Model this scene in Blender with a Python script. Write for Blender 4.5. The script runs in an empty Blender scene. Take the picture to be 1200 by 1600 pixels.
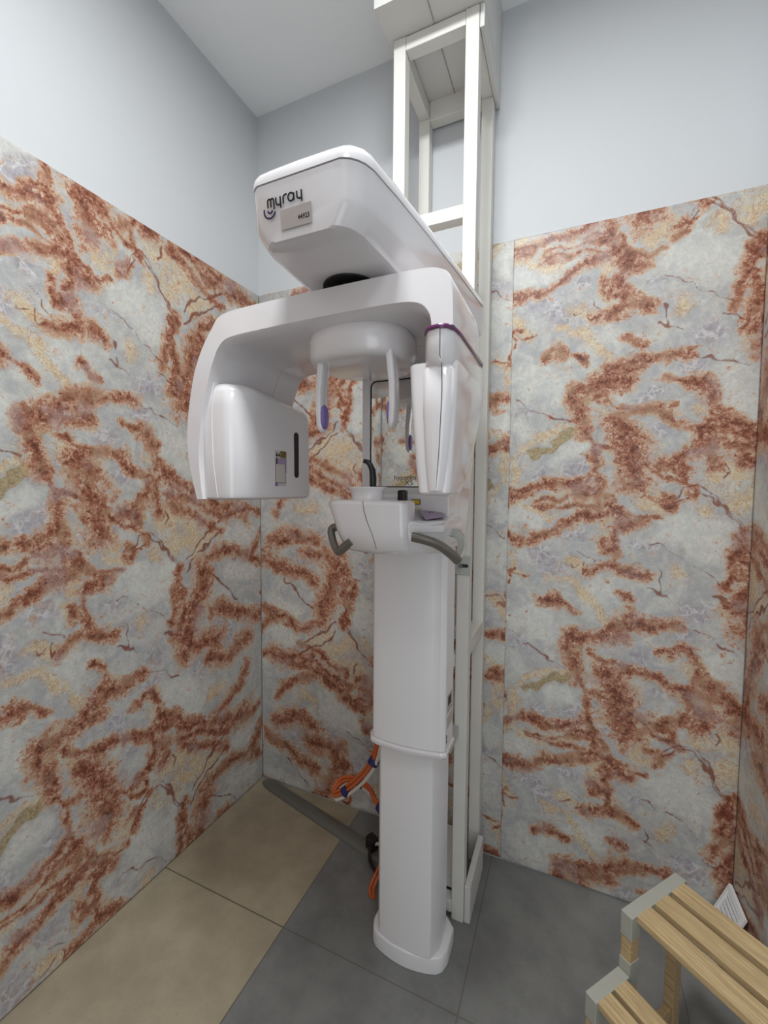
import bpy, bmesh, math, random
import numpy as np
from mathutils import Vector, Matrix

# ------------------------------------------------------------------ camera, world, light, exposure
scene = bpy.context.scene
COL = scene.collection
CAM = (1.42819685, -1.71165335, 1.50282261)
F_PX, YAW, PITCH, ROLL = 665.0, 0.411951158, 0.0546117776, 0.00704167355
cy_, sy_ = math.cos(YAW), math.sin(YAW)
fw = Vector((-sy_, cy_, 0)); rt = Vector((cy_, sy_, 0)); up = Vector((0, 0, 1))
f2 = fw * math.cos(PITCH) - up * math.sin(PITCH)
u2 = up * math.cos(PITCH) + fw * math.sin(PITCH)
r3 = rt * math.cos(ROLL) + u2 * math.sin(ROLL)
u3 = u2 * math.cos(ROLL) - rt * math.sin(ROLL)
cam_data = bpy.data.cameras.new('camera')
cam = bpy.data.objects.new('camera', cam_data)
COL.objects.link(cam)
m = Matrix((r3, u3, -f2)).transposed().to_4x4()
m.translation = Vector(CAM)
cam.matrix_world = m
cam_data.sensor_fit = 'HORIZONTAL'
cam_data.sensor_width = 36.0
cam_data.lens = 36.0 * F_PX / 1200.0
cam_data.clip_start = 0.02
scene.camera = cam

world = bpy.data.worlds.new('world')
world.use_nodes = True
world.node_tree.nodes['Background'].inputs[0].default_value = (0.93, 0.97, 1.0, 1)
world.node_tree.nodes['Background'].inputs[1].default_value = 1.1
scene.world = world


def area(name, loc, rot, sx, sy, power, col=(1, 1, 1)):
    l = bpy.data.lights.new(name, 'AREA')
    l.shape = 'RECTANGLE'; l.size = sx; l.size_y = sy
    l.energy = power; l.color = col
    o = bpy.data.objects.new(name, l)
    o.location = loc; o.rotation_euler = rot
    COL.objects.link(o)
    return o


area('ceiling_lamp', (1.12, -1.28, 3.24), (0, 0, 0), 0.32, 0.32, 23.5, (0.98, 1.0, 1.0))
area('rear_fill_light', (1.9, -2.2, 3.24), (0, 0, 0), 0.5, 0.5, 6.5, (0.98, 1.0, 1.0))  # added fill light behind the viewer, no known fixture there

vs = scene.view_settings
vs.view_transform = 'Standard'; vs.look = 'None'; vs.gamma = 1.0; vs.use_curve_mapping = False
vs.exposure = 0.60
scene.cycles.max_bounces = 10
scene.cycles.diffuse_bounces = 6

# ------------------------------------------------------------------ material helpers


def s2l(c):
    return tuple((v / 12.92 if v <= 0.04045 else ((v + 0.055) / 1.055) ** 2.4) for v in c)


def rgb(r, g, b):
    return s2l((r / 255, g / 255, b / 255)) + (1.0,)


def new_mat(name):
    mt = bpy.data.materials.new(name)
    mt.use_nodes = True
    nt = mt.node_tree
    return mt, nt, nt.nodes['Principled BSDF']


def plain(name, col, rough=0.5, metal=0.0, coat=0.0, noise=0.0, nscale=30.0, bump=0.0, bscale=200.0, spec=0.5):
    mt, nt, b = new_mat(name)
    b.inputs['Roughness'].default_value = rough
    b.inputs['Metallic'].default_value = metal
    b.inputs['Coat Weight'].default_value = coat
    b.inputs['Coat Roughness'].default_value = 0.06
    b.inputs['Specular IOR Level'].default_value = spec
    tc = nt.nodes.new('ShaderNodeTexCoord')
    n = nt.nodes.new('ShaderNodeTexNoise')
    n.inputs['Scale'].default_value = nscale
    n.inputs['Detail'].default_value = 5
    nt.links.new(tc.outputs['Object'], n.inputs['Vector'])
    mx = nt.nodes.new('ShaderNodeMix'); mx.data_type = 'RGBA'
    lo = tuple(max(0, c * (1 - noise)) for c in col[:3]) + (1,)
    hi = tuple(min(1, c * (1 + noise)) for c in col[:3]) + (1,)
    mx.inputs[6].default_value = lo; mx.inputs[7].default_value = hi
    nt.links.new(n.outputs['Fac'], mx.inputs[0])
    nt.links.new(mx.outputs[2], b.inputs['Base Color'])
    if bump:
        n2 = nt.nodes.new('ShaderNodeTexNoise')
        n2.inputs['Scale'].default_value = bscale
        nt.links.new(tc.outputs['Object'], n2.inputs['Vector'])
        bp = nt.nodes.new('ShaderNodeBump')
        bp.inputs['Strength'].default_value = bump
        bp.inputs['Distance'].default_value = 0.002
        nt.links.new(n2.outputs['Fac'], bp.inputs['Height'])
        nt.links.new(bp.outputs['Normal'], b.inputs['Normal'])
    return mt


class NT:
    """tiny node builder"""
    def __init__(s, nt): s.nt = nt
    def n(s, t, **kw):
        nd = s.nt.nodes.new(t)
        for k, v in kw.items(): setattr(nd, k, v)
        return nd
    def link(s, a, b): s.nt.links.new(a, b)
    def val(s, sock, v):
        if hasattr(v, 'node'): s.link(v, sock)
        else: sock.default_value = v
    def math(s, op, a, b=0.0, c=0.0, clamp=False):
        nd = s.n('ShaderNodeMath', operation=op); nd.use_clamp = clamp
        s.val(nd.inputs[0], a); s.val(nd.inputs[1], b)
        s.val(nd.inputs[2], c)
        return nd.outputs[0]
    def noise(s, vec, scale, detail=4, rough=0.55, dist=0.0):
        nd = s.n('ShaderNodeTexNoise')
        nd.inputs['Scale'].default_value = scale; nd.inputs['Detail'].default_value = detail
        nd.inputs['Roughness'].default_value = rough; nd.inputs['Distortion'].default_value = dist
        s.link(vec, nd.inputs['Vector'])
        return nd.outputs['Fac']
    def step(s, x, lo, hi):
        nd = s.n('ShaderNodeMapRange', interpolation_type='SMOOTHSTEP')
        s.val(nd.inputs[0], x); nd.inputs[1].default_value = lo; nd.inputs[2].default_value = hi
        return nd.outputs[0]
    def mix(s, f, a, b, blend='MIX'):
        nd = s.n('ShaderNodeMix', data_type='RGBA', blend_type=blend)
        s.val(nd.inputs[0], f); s.val(nd.inputs[6], a); s.val(nd.inputs[7], b)
        return nd.outputs[2]


def marble_material():
    mt, nt, b = new_mat('marble_print')
    k = NT(nt)
    tc = k.n('ShaderNodeTexCoord'); P = tc.outputs['Object']
    a1 = k.n('ShaderNodeAttribute', attribute_name='vein')
    a2 = k.n('ShaderNodeAttribute', attribute_name='tint')
    s1 = k.n('ShaderNodeSeparateColor'); k.link(a1.outputs['Color'], s1.inputs[0])
    s2 = k.n('ShaderNodeSeparateColor'); k.link(a2.outputs['Color'], s2.inputs[0])
    rust, crack, ochre = s1.outputs
    lav, white, olive = s2.outputs
    nb = k.noise(P, 4.0, 4, 0.55, 0.6)
    nm = k.noise(P, 14.0, 6, 0.62, 0.8)
    nf = k.noise(P, 55.0, 6, 0.68, 0.4)
    nff = k.noise(P, 150.0, 4, 0.65)
    # base: warm white drifting to grey lavender
    base = k.mix(k.step(nm, 0.35, 0.68), rgb(168, 170, 171), rgb(197, 198, 192))
    base = k.mix(k.math('MULTIPLY', k.step(nf, 0.45, 0.75), 0.35), base, rgb(216, 216, 209))
    lm = k.step(k.math('ADD', lav, k.math('MULTIPLY', k.math('SUBTRACT', nm, 0.5), 1.7)), 0.22, 0.80)
    lm2 = k.math('MULTIPLY', k.step(nb, 0.52, 0.72), 0.45)
    lm = k.math('MAXIMUM', lm, lm2)
    lm = k.math('MULTIPLY', lm, k.math('SUBTRACT', 1.0, k.math('MULTIPLY', white, 0.8)))
    lavc = k.mix(k.step(nf, 0.3, 0.7), rgb(138, 132, 140), rgb(184, 181, 188))
    base = k.mix(k.math('MULTIPLY', lm, 0.85), base, lavc)
    base = k.mix(k.math('MULTIPLY', k.step(k.math('ADD', white, k.math('MULTIPLY', k.math('SUBTRACT', nm, 0.5), 0.9)), 0.1, 0.8), 0.6), base, rgb(214, 215, 208))
    # thin pale crystalline lines
    wn = k.n('ShaderNodeTexVoronoi', feature='DISTANCE_TO_EDGE'); wn.inputs['Scale'].default_value = 16.0
    vadd = k.n('ShaderNodeVectorMath', operation='ADD')
    nv = k.n('ShaderNodeTexNoise'); nv.inputs['Scale'].default_value = 22.0; nv.inputs['Detail'].default_value = 5
    k.link(P, nv.inputs['Vector'])
    sc = k.n('ShaderNodeVectorMath', operation='SCALE'); sc.inputs['Scale'].default_value = 0.11
    k.link(nv.outputs['Color'], sc.inputs[0]); k.link(P, vadd.inputs[0]); k.link(sc.outputs[0], vadd.inputs[1])
    k.link(vadd.outputs[0], wn.inputs['Vector'])
    wl = k.math('SUBTRACT', 1.0, k.step(wn.outputs['Distance'], 0.0, 0.09))
    base = k.mix(k.math('MULTIPLY', wl, k.math('MULTIPLY', lm, 0.55)), base, rgb(226, 224, 220))
    base = k.mix(k.math('MULTIPLY', k.step(k.noise(P, 60.0, 8, 0.78, 0.6), 0.40, 0.60), 0.30), base, rgb(150, 150, 152))
    # ochre: soft stains with threadlike filaments, strongest around the rust
    n6 = k.noise(P, 26.0, 7, 0.66, 0.9)
    n7 = k.noise(P, 62.0, 7, 0.72, 1.0)
    fil = k.math('SUBTRACT', 1.0, k.step(k.math('ABSOLUTE', k.math('SUBTRACT', k.noise(P, 26.0, 6, 0.62, 2.2), 0.5)), 0.0, 0.045))
    near = k.math('MAXIMUM', k.math('MULTIPLY', ochre, 1.2), rust)
    halo = k.math('MULTIPLY', k.step(k.math('ADD', rust, k.math('MULTIPLY', k.math('SUBTRACT', nm, 0.5), 1.6)), 0.10, 0.70), k.step(n6, 0.36, 0.68))
    oc = k.step(k.math('ADD', ochre, k.math('MULTIPLY', k.math('SUBTRACT', n6, 0.5), 2.4)), 0.20, 1.1)
    oc = k.math('MAXIMUM', k.math('MULTIPLY', oc, 0.62), k.math('MULTIPLY', halo, 0.68))
    base = k.mix(oc, base, k.mix(k.step(n7, 0.40, 0.60), rgb(206, 176, 122), rgb(224, 210, 172)))
    base = k.mix(k.math('MULTIPLY', fil, k.math('MULTIPLY', k.step(near, 0.05, 0.6), k.math('MULTIPLY', k.step(n7, 0.35, 0.55), 0.8))), base, rgb(172, 120, 66))
    # faint ochre hair lines everywhere
    hair = k.math('SUBTRACT', 1.0, k.step(k.math('ABSOLUTE', k.math('SUBTRACT', k.noise(P, 9.0, 7, 0.62, 1.2), 0.5)), 0.0, 0.012))
    base = k.mix(k.math('MULTIPLY', hair, k.math('MULTIPLY', k.step(nb, 0.45, 0.65), 0.35)), base, rgb(176, 136, 88))
    # olive streaks
    om = k.step(k.math('ADD', olive, k.math('MULTIPLY', k.math('SUBTRACT', nf, 0.5), 0.5)), 0.38, 0.6)
    base = k.mix(k.math('MULTIPLY', om, 0.9), base, k.mix(k.step(nff, 0.3, 0.7), rgb(132, 112, 78), rgb(178, 162, 124)))
    # rust bands: one density field run through a colour ramp, pale tan fringe to dark gritty cores
    grit = k.noise(P, 90.0, 8, 0.80, 0.9)
    dn = k.math('ADD', k.math('MULTIPLY', k.math('SUBTRACT', n6, 0.5), 1.7), k.math('MULTIPLY', k.math('SUBTRACT', n7, 0.5), 1.3))
    dn = k.math('ADD', dn, k.math('MULTIPLY', k.math('SUBTRACT', nm, 0.5), 0.9))
    rv = k.math('ADD', k.math('MULTIPLY', rust, 0.92), dn)
    dens = k.math('ADD', k.math('MULTIPLY', rv, 0.80), k.math('MULTIPLY', k.math('SUBTRACT', grit, 0.5), 2.6))
    strand = k.math('SUBTRACT', 1.0, k.step(k.math('ABSOLUTE', k.math('SUBTRACT', k.noise(P, 13.0, 6, 0.62, 1.4), 0.5)), 0.002, 0.026))
    strand = k.math('MULTIPLY', strand, k.math('MULTIPLY', k.step(rust, 0.0, 0.35), k.step(n7, 0.40, 0.58)))
    base = k.mix(k.math('MULTIPLY', strand, 0.7), base, rgb(140, 80, 54))
    rp = k.n('ShaderNodeValToRGB'); k.link(dens, rp.inputs[0])
    el = rp.color_ramp.elements
    el[0].position = 0.10; el[0].color = rgb(206, 186, 164)
    el[1].position = 1.0; el[1].color = rgb(84, 38, 26)
    for ps, cc in ((0.28, rgb(192, 160, 136)), (0.46, rgb(170, 122, 98)), (0.64, rgb(146, 88, 66)), (0.80, rgb(120, 64, 46)), (0.92, rgb(96, 46, 33))):
        e = el.new(ps); e.color = cc
    rc = rp.outputs[0]
    # some stretches of the bands are washed out to tan, pinkish grey or ochre brown
    wash = k.math('MULTIPLY', k.step(k.noise(P, 12.0, 4, 0.6, 0.8), 0.50, 0.66), 0.55)
    rc = k.mix(wash, rc, k.mix(k.step(grit, 0.42, 0.6), rgb(148, 108, 80), rgb(202, 176, 146)))
    lil = k.math('MULTIPLY', k.step(k.noise(P, 9.0, 3, 0.5), 0.54, 0.66), 0.5)
    rc = k.mix(lil, rc, k.mix(k.step(n7, 0.4, 0.6), rgb(148, 120, 118), rgb(184, 168, 166)))
    base = k.mix(k.math('MULTIPLY', k.step(k.math('ADD', rv, k.math('MULTIPLY', k.math('SUBTRACT', grit, 0.5), 0.8)), 0.14, 0.46), 0.95), base, rc)
    oline = k.math('MULTIPLY', k.step(rv, 0.02, 0.16), k.math('SUBTRACT', 1.0, k.step(rv, 0.20, 0.36)))
    base = k.mix(k.math('MULTIPLY', oline, k.math('MULTIPLY', k.math('MULTIPLY', k.step(nm, 0.42, 0.60), 0.55), k.step(rust, 0.0, 0.25))), base, k.mix(k.step(n7, 0.4, 0.6), rgb(178, 132, 78), rgb(216, 190, 140)))
    # dark flecks in the rust
    fl = k.math('MULTIPLY', k.step(k.noise(P, 110.0, 3, 0.6, 1.0), 0.60, 0.68), k.step(rv, 0.25, 0.6))
    base = k.mix(k.math('MULTIPLY', fl, 0.75), base, rgb(78, 30, 20))
    # random small rust freckles on the ochre
    fr = k.math('MULTIPLY', k.step(k.noise(P, 70.0, 4, 0.7, 0.8), 0.62, 0.70), k.math('MULTIPLY', oc, 0.9))
    base = k.mix(fr, base, rgb(150, 82, 48))
    # cracks
    cm = k.step(k.math('ADD', crack, k.math('MULTIPLY', k.math('SUBTRACT', n6, 0.5), 1.0)), 0.42, 0.85)
    base = k.mix(k.math('MULTIPLY', cm, 0.85), base, rgb(122, 64, 44))
    k.link(base, b.inputs['Base Color'])
    b.inputs['Roughness'].default_value = 0.42
    b.inputs['Specular IOR Level'].default_value = 0.35
    bp = k.n('ShaderNodeBump'); bp.inputs['Strength'].default_value = 0.12; bp.inputs['Distance'].default_value = 0.002
    k.link(nf, bp.inputs['Height']); k.link(bp.outputs['Normal'], b.inputs['Normal'])
    return mt


def floor_material():
    mt, nt, b = new_mat('floor_tiles')
    k = NT(nt)
    tc = k.n('ShaderNodeTexCoord'); P = tc.outputs['Object']
    sp = k.n('ShaderNodeSeparateXYZ'); k.link(P, sp.inputs[0])
    T = 0.605
    ux = k.math('DIVIDE', k.math('SUBTRACT', sp.outputs[0], 0.570), T)
    uy = k.math('DIVIDE', k.math('ADD', sp.outputs[1], 0.583), T)
    def edge(u):
        f = k.math('FRACT', k.math('ADD', u, 0.5))
        return k.math('ABSOLUTE', k.math('SUBTRACT', f, 0.5))
    d = k.math('MINIMUM', edge(ux), edge(uy))
    seam = k.math('SUBTRACT', 1.0, k.step(d, 0.002, 0.0055))
    beige = k.math('LESS_THAN', sp.outputs[0], 0.570)
    n1 = k.noise(P, 7.0, 5, 0.6); n2 = k.noise(P, 90.0, 4, 0.7); n3 = k.noise(P, 26.0, 5, 0.65)
    g = k.mix(k.step(n1, 0.3, 0.7), rgb(108, 109, 108), rgb(127, 128, 126))
    g = k.mix(k.math('MULTIPLY', k.step(n3, 0.4, 0.75), 0.4), g, rgb(124, 124, 121))
    be = k.mix(k.step(n1, 0.3, 0.7), rgb(150, 140, 120), rgb(166, 155, 133))
    c = k.mix(beige, g, be)
    c = k.mix(k.math('MULTIPLY', k.step(n2, 0.55, 0.72), 0.25), c, k.mix(beige, rgb(76, 77, 76), rgb(112, 102, 82)))
    c = k.mix(k.math('MULTIPLY', seam, k.mix(beige, (0.45,) * 3 + (1,), (0.8,) * 3 + (1,))), c, rgb(74, 66, 52))
    # pale dust and plaster scuffs
    du = k.math('MULTIPLY', k.step(k.noise(P, 38.0, 6, 0.75, 1.0), 0.66, 0.74), k.step(k.noise(P, 2.2, 2), 0.5, 0.7))
    c = k.mix(k.math('MULTIPLY', du, 0.5), c, rgb(168, 166, 160))
    k.link(c, b.inputs['Base Color'])
    k.link(k.step(n1, 0.0, 1.6), b.inputs['Roughness'])
    b.inputs['Roughness'].default_value = 0.5
    rr = k.n('ShaderNodeMapRange'); k.link(n3, rr.inputs[0]); rr.inputs[3].default_value = 0.42; rr.inputs[4].default_value = 0.62
    k.link(rr.outputs[0], b.inputs['Roughness'])
    return mt


def wood_material():
    mt, nt, b = new_mat('light_wood')
    k = NT(nt)
    tc = k.n('ShaderNodeTexCoord'); P = tc.outputs['Object']
    m0 = k.n('ShaderNodeMapping'); m0.inputs['Rotation'].default_value = (0, 0, 0.6919)   # grain runs along the slats
    k.link(P, m0.inputs[0])
    mp = k.n('ShaderNodeMapping'); mp.inputs['Scale'].default_value = (4.0, 70.0, 70.0)
    k.link(m0.outputs[0], mp.inputs[0])
    n = k.noise(mp.outputs[0], 2.2, 6, 0.65, 0.5)
    n2 = k.noise(mp.outputs[0], 9.0, 4, 0.7)
    c = k.mix(k.step(n, 0.35, 0.7), rgb(166, 142, 104), rgb(198, 174, 132))
    c = k.mix(k.math('MULTIPLY', k.step(n2, 0.55, 0.75), 0.4), c, rgb(140, 114, 78))
    k.link(c, b.inputs['Base Color'])
    b.inputs['Roughness'].default_value = 0.5
    return mt


M = {}
M['marble'] = marble_material()
M['floor'] = floor_material()
M['wood'] = wood_material()
M['wall'] = plain('white_wall_paint', rgb(200, 203, 206), 0.75, noise=0.015, nscale=3, bump=0.06, bscale=120)
M['ceiling'] = plain('ceiling_paint', rgb(243, 246, 247), 0.85, noise=0.01)
M['plastic'] = plain('white_plastic', rgb(222, 220, 222), 0.16, coat=0.6, noise=0.008, nscale=6)
M['plastic_matte'] = plain('white_painted_shell', rgb(228, 228, 230), 0.30, coat=0.2, noise=0.008, nscale=6)
M['frame'] = plain('cream_frame_paint', rgb(214, 213, 207), 0.48, noise=0.05, nscale=9, bump=0.25, bscale=60)
M['plaster'] = plain('white_board', rgb(206, 206, 203), 0.7, noise=0.05, nscale=8, bump=0.2, bscale=40)
M['purple'] = plain('purple_trim', rgb(98, 44, 92), 0.25, coat=0.3)
M['lavender'] = plain('lavender_pad', rgb(124, 104, 164), 0.42)
M['panel_lav'] = plain('lavender_panel', rgb(158, 142, 170), 0.35, noise=0.05, nscale=60)
M['black'] = plain('black_plastic', rgb(22, 22, 24), 0.35)
M['dark'] = plain('dark_gap', rgb(38, 34, 36), 0.6)
M['seam_light'] = plain('pale_seam', rgb(238, 238, 238), 0.4)
M['seam'] = plain('seam_line', rgb(140, 138, 138), 0.6)
M['ink'] = plain('black_ink', rgb(16, 14, 18), 0.5)
M['violet_ink'] = plain('violet_ink', rgb(44, 26, 72), 0.5)
M['grey_ink'] = plain('grey_ink', rgb(92, 88, 80), 0.5)
M['handle'] = plain('warm_grey_handle', rgb(110, 106, 97), 0.34, metal=0.25, noise=0.03)
M['bracket'] = plain('pale_grey_bracket', rgb(178, 180, 174), 0.4)
M['sticker'] = plain('silver_sticker', rgb(176, 168, 164), 0.32, noise=0.14, nscale=28, coat=0.2)
M['label_white'] = plain('label_paper', rgb(196, 190, 186), 0.5)
M['yellow'] = plain('yellow_label', rgb(212, 178, 40), 0.5, noise=0.15, nscale=250)
M['pale_yellow'] = plain('pale_yellow_label', rgb(206, 196, 140), 0.5)
M['olive_label'] = plain('olive_label', rgb(120, 96, 40), 0.5, noise=0.5, nscale=300)
M['orange'] = plain('orange_cable', rgb(196, 98, 48), 0.45)
M['cable_white'] = plain('white_cable', rgb(214, 208, 200), 0.45)
M['blue'] = plain('navy_tie', rgb(28, 32, 92), 0.5)
M['strip'] = plain('grey_floor_trunking', rgb(104, 104, 97), 0.42, noise=0.05, nscale=12)
M['cap'] = plain('grey_bench_cap', rgb(160, 160, 150), 0.5, noise=0.03, nscale=80, bump=0.1)
M['steel'] = plain('zinc_bolt', rgb(150, 150, 150), 0.3, metal=0.9)
M['vent'] = plain('white_vent_plastic', rgb(236, 237, 238), 0.45)
mt, nt, b = new_mat('mirror_glass')
b.inputs['Base Color'].default_value = (0.9, 0.91, 0.9, 1); b.inputs['Metallic'].default_value = 1.0
b.inputs['Roughness'].default_value = 0.01
M['mirror'] = mt

# ------------------------------------------------------------------ mesh helpers


class MB:
    def __init__(s): s.v = []; s.f = []
    def add(s, verts, faces):
        o = len(s.v); s.v += [tuple(p) for p in verts]; s.f += [tuple(i + o for i in f) for f in faces]
        return s
    def box(s, x0, x1, y0, y1, z0, z1, mtx=None):
        vv = [Vector(p) for p in ((x0, y0, z0), (x1, y0, z0), (x1, y1, z0), (x0, y1, z0), (x0, y0, z1), (x1, y0, z1), (x1, y1, z1), (x0, y1, z1))]
        if mtx is not None: vv = [mtx @ p for p in vv]
        return s.add(vv, [(0, 3, 2, 1), (4, 5, 6, 7), (0, 1, 5, 4), (1, 2, 6, 5), (2, 3, 7, 6), (3, 0, 4, 7)])
    def loft(s, loops, cap=True, closed=True):
        n = len(loops[0]); vv = []; ff = []
        for lp in loops: vv += list(lp)
        for i in range(len(loops) - 1):
            for j in range(n if closed else n - 1):
                a = i * n + j; b2 = i * n + (j + 1) % n
                ff.append((a, b2, b2 + n, a + n))
        if cap:
            ff.append(tuple(range(n - 1, -1, -1)))
            ff.append(tuple((len(loops) - 1) * n + j for j in range(n)))
        return s.add(vv, ff)
    def prism(s, poly, axis, a, b2):
        def P(p, t):
            return {'x': (t, p[0], p[1]), 'y': (p[0], t, p[1]), 'z': (p[0], p[1], t)}[axis]
        return s.loft([[P(p, a) for p in poly], [P(p, b2) for p in poly]])
    def tube(s, path, r, n=10, ry=None, upv=None):
        path = [Vector(p) for p in path]; loops = []
        t0 = (path[1] - path[0]).normalized()
        u = Vector(upv) if upv else (Vector((0, 0, 1)) if abs(t0.z) < 0.9 else Vector((1, 0, 0)))
        for i, p in enumerate(path):
            t = (path[min(i + 1, len(path) - 1)] - path[max(i - 1, 0)]).normalized()
            a = t.cross(u).normalized(); bb = a.cross(t).normalized()
            if not upv: u = bb
            rr = r[i] if isinstance(r, (list, tuple)) else r
            r2 = rr if ry is None else ry
            loops.append([p + a * rr * math.cos(2 * math.pi * k / n) + bb * r2 * math.sin(2 * math.pi * k / n) for k in range(n)])
        return s.loft(loops)
    def bar(s, path, w, h, upv=(0, 0, 1), ch=0.25):
        """rectangular bar with chamfered corners along a path; w across, h along upv"""
        path = [Vector(p) for p in path]; loops = []
        c = min(w, h) * ch
        sec = [(-w / 2 + c, -h / 2), (w / 2 - c, -h / 2), (w / 2, -h / 2 + c), (w / 2, h / 2 - c), (w / 2 - c, h / 2), (-w / 2 + c, h / 2), (-w / 2, h / 2 - c), (-w / 2, -h / 2 + c)]
        for i, p in enumerate(path):
            t = (path[min(i + 1, len(path) - 1)] - path[max(i - 1, 0)]).normalized()
            a = t.cross(Vector(upv)).normalized(); bb = a.cross(t).normalized()
            loops.append([p + a * x + bb * y for x, y in sec])
        return s.loft(loops)
    def build(s, name, mat, parent=None, bevel=0.0, seg=2, sub=0, smooth=True, ang=35):
        me = bpy.data.meshes.new(name)
        me.from_pydata([tuple(p) for p in s.v], [], s.f)
        bm = bmesh.new(); bm.from_mesh(me); bmesh.ops.recalc_face_normals(bm, faces=bm.faces); bm.to_mesh(me); bm.free()
        if smooth:
            me.polygons.foreach_set('use_smooth', [True] * len(me.polygons))
            if not sub: me.set_sharp_from_angle(angle=math.radians(ang))
        me.materials.append(mat)
        o = bpy.data.objects.new(name, me); COL.objects.link(o)
        if bevel:
            md = o.modifiers.new('bevel', 'BEVEL'); md.width = bevel; md.segments = seg; md.limit_method = 'ANGLE'; md.angle_limit = math.radians(28)
            md.harden_normals = True
        if sub:
            md = o.modifiers.new('sub', 'SUBSURF'); md.levels = sub; md.render_levels = sub
        if parent is not None:
            o.parent = parent
            w = Matrix.Identity(4); q = parent
            while q is not None:
                w = (q.matrix_parent_inverse @ q.matrix_basis if q.parent else q.matrix_basis) @ w; q = q.parent
            o.matrix_parent_inverse = w.inverted()
        return o


def rrect(x0, x1, y0, y1, r, n=5):
    out = []
    for cx, cy, a0 in ((x1 - r, y1 - r, 0), (x0 + r, y1 - r, 90), (x0 + r, y0 + r, 180), (x1 - r, y0 + r, 270)):
        for i in range(n + 1):
            a = math.radians(a0 + 90 * i / n)
            out.append((cx + r * math.cos(a), cy + r * math.sin(a)))
    return out


def at_z(lp, z): return [(x, y, z) for x, y in lp]


def scale_loop(lp, k, kx=None):
    cx = sum(p[0] for p in lp) / len(lp); cy = sum(p[1] for p in lp) / len(lp)
    kx = k if kx is None else kx
    return [(cx + (x - cx) * kx, cy + (y - cy) * k) for x, y in lp]


def thing(name, label, cat, loc=(0, 0, 0), rz=0, group=None):
    o = bpy.data.objects.new(name, None); COL.objects.link(o)
    o.location = loc; o.rotation_euler = (0, 0, rz); o.empty_display_size = 0.1
    tag(o, label, cat, group); return o


def tag(o, label, cat, group=None):
    o['label'] = label; o['category'] = cat
    if group: o['group'] = group
    return o


def struct(o): o['kind'] = 'structure'; return o

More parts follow.
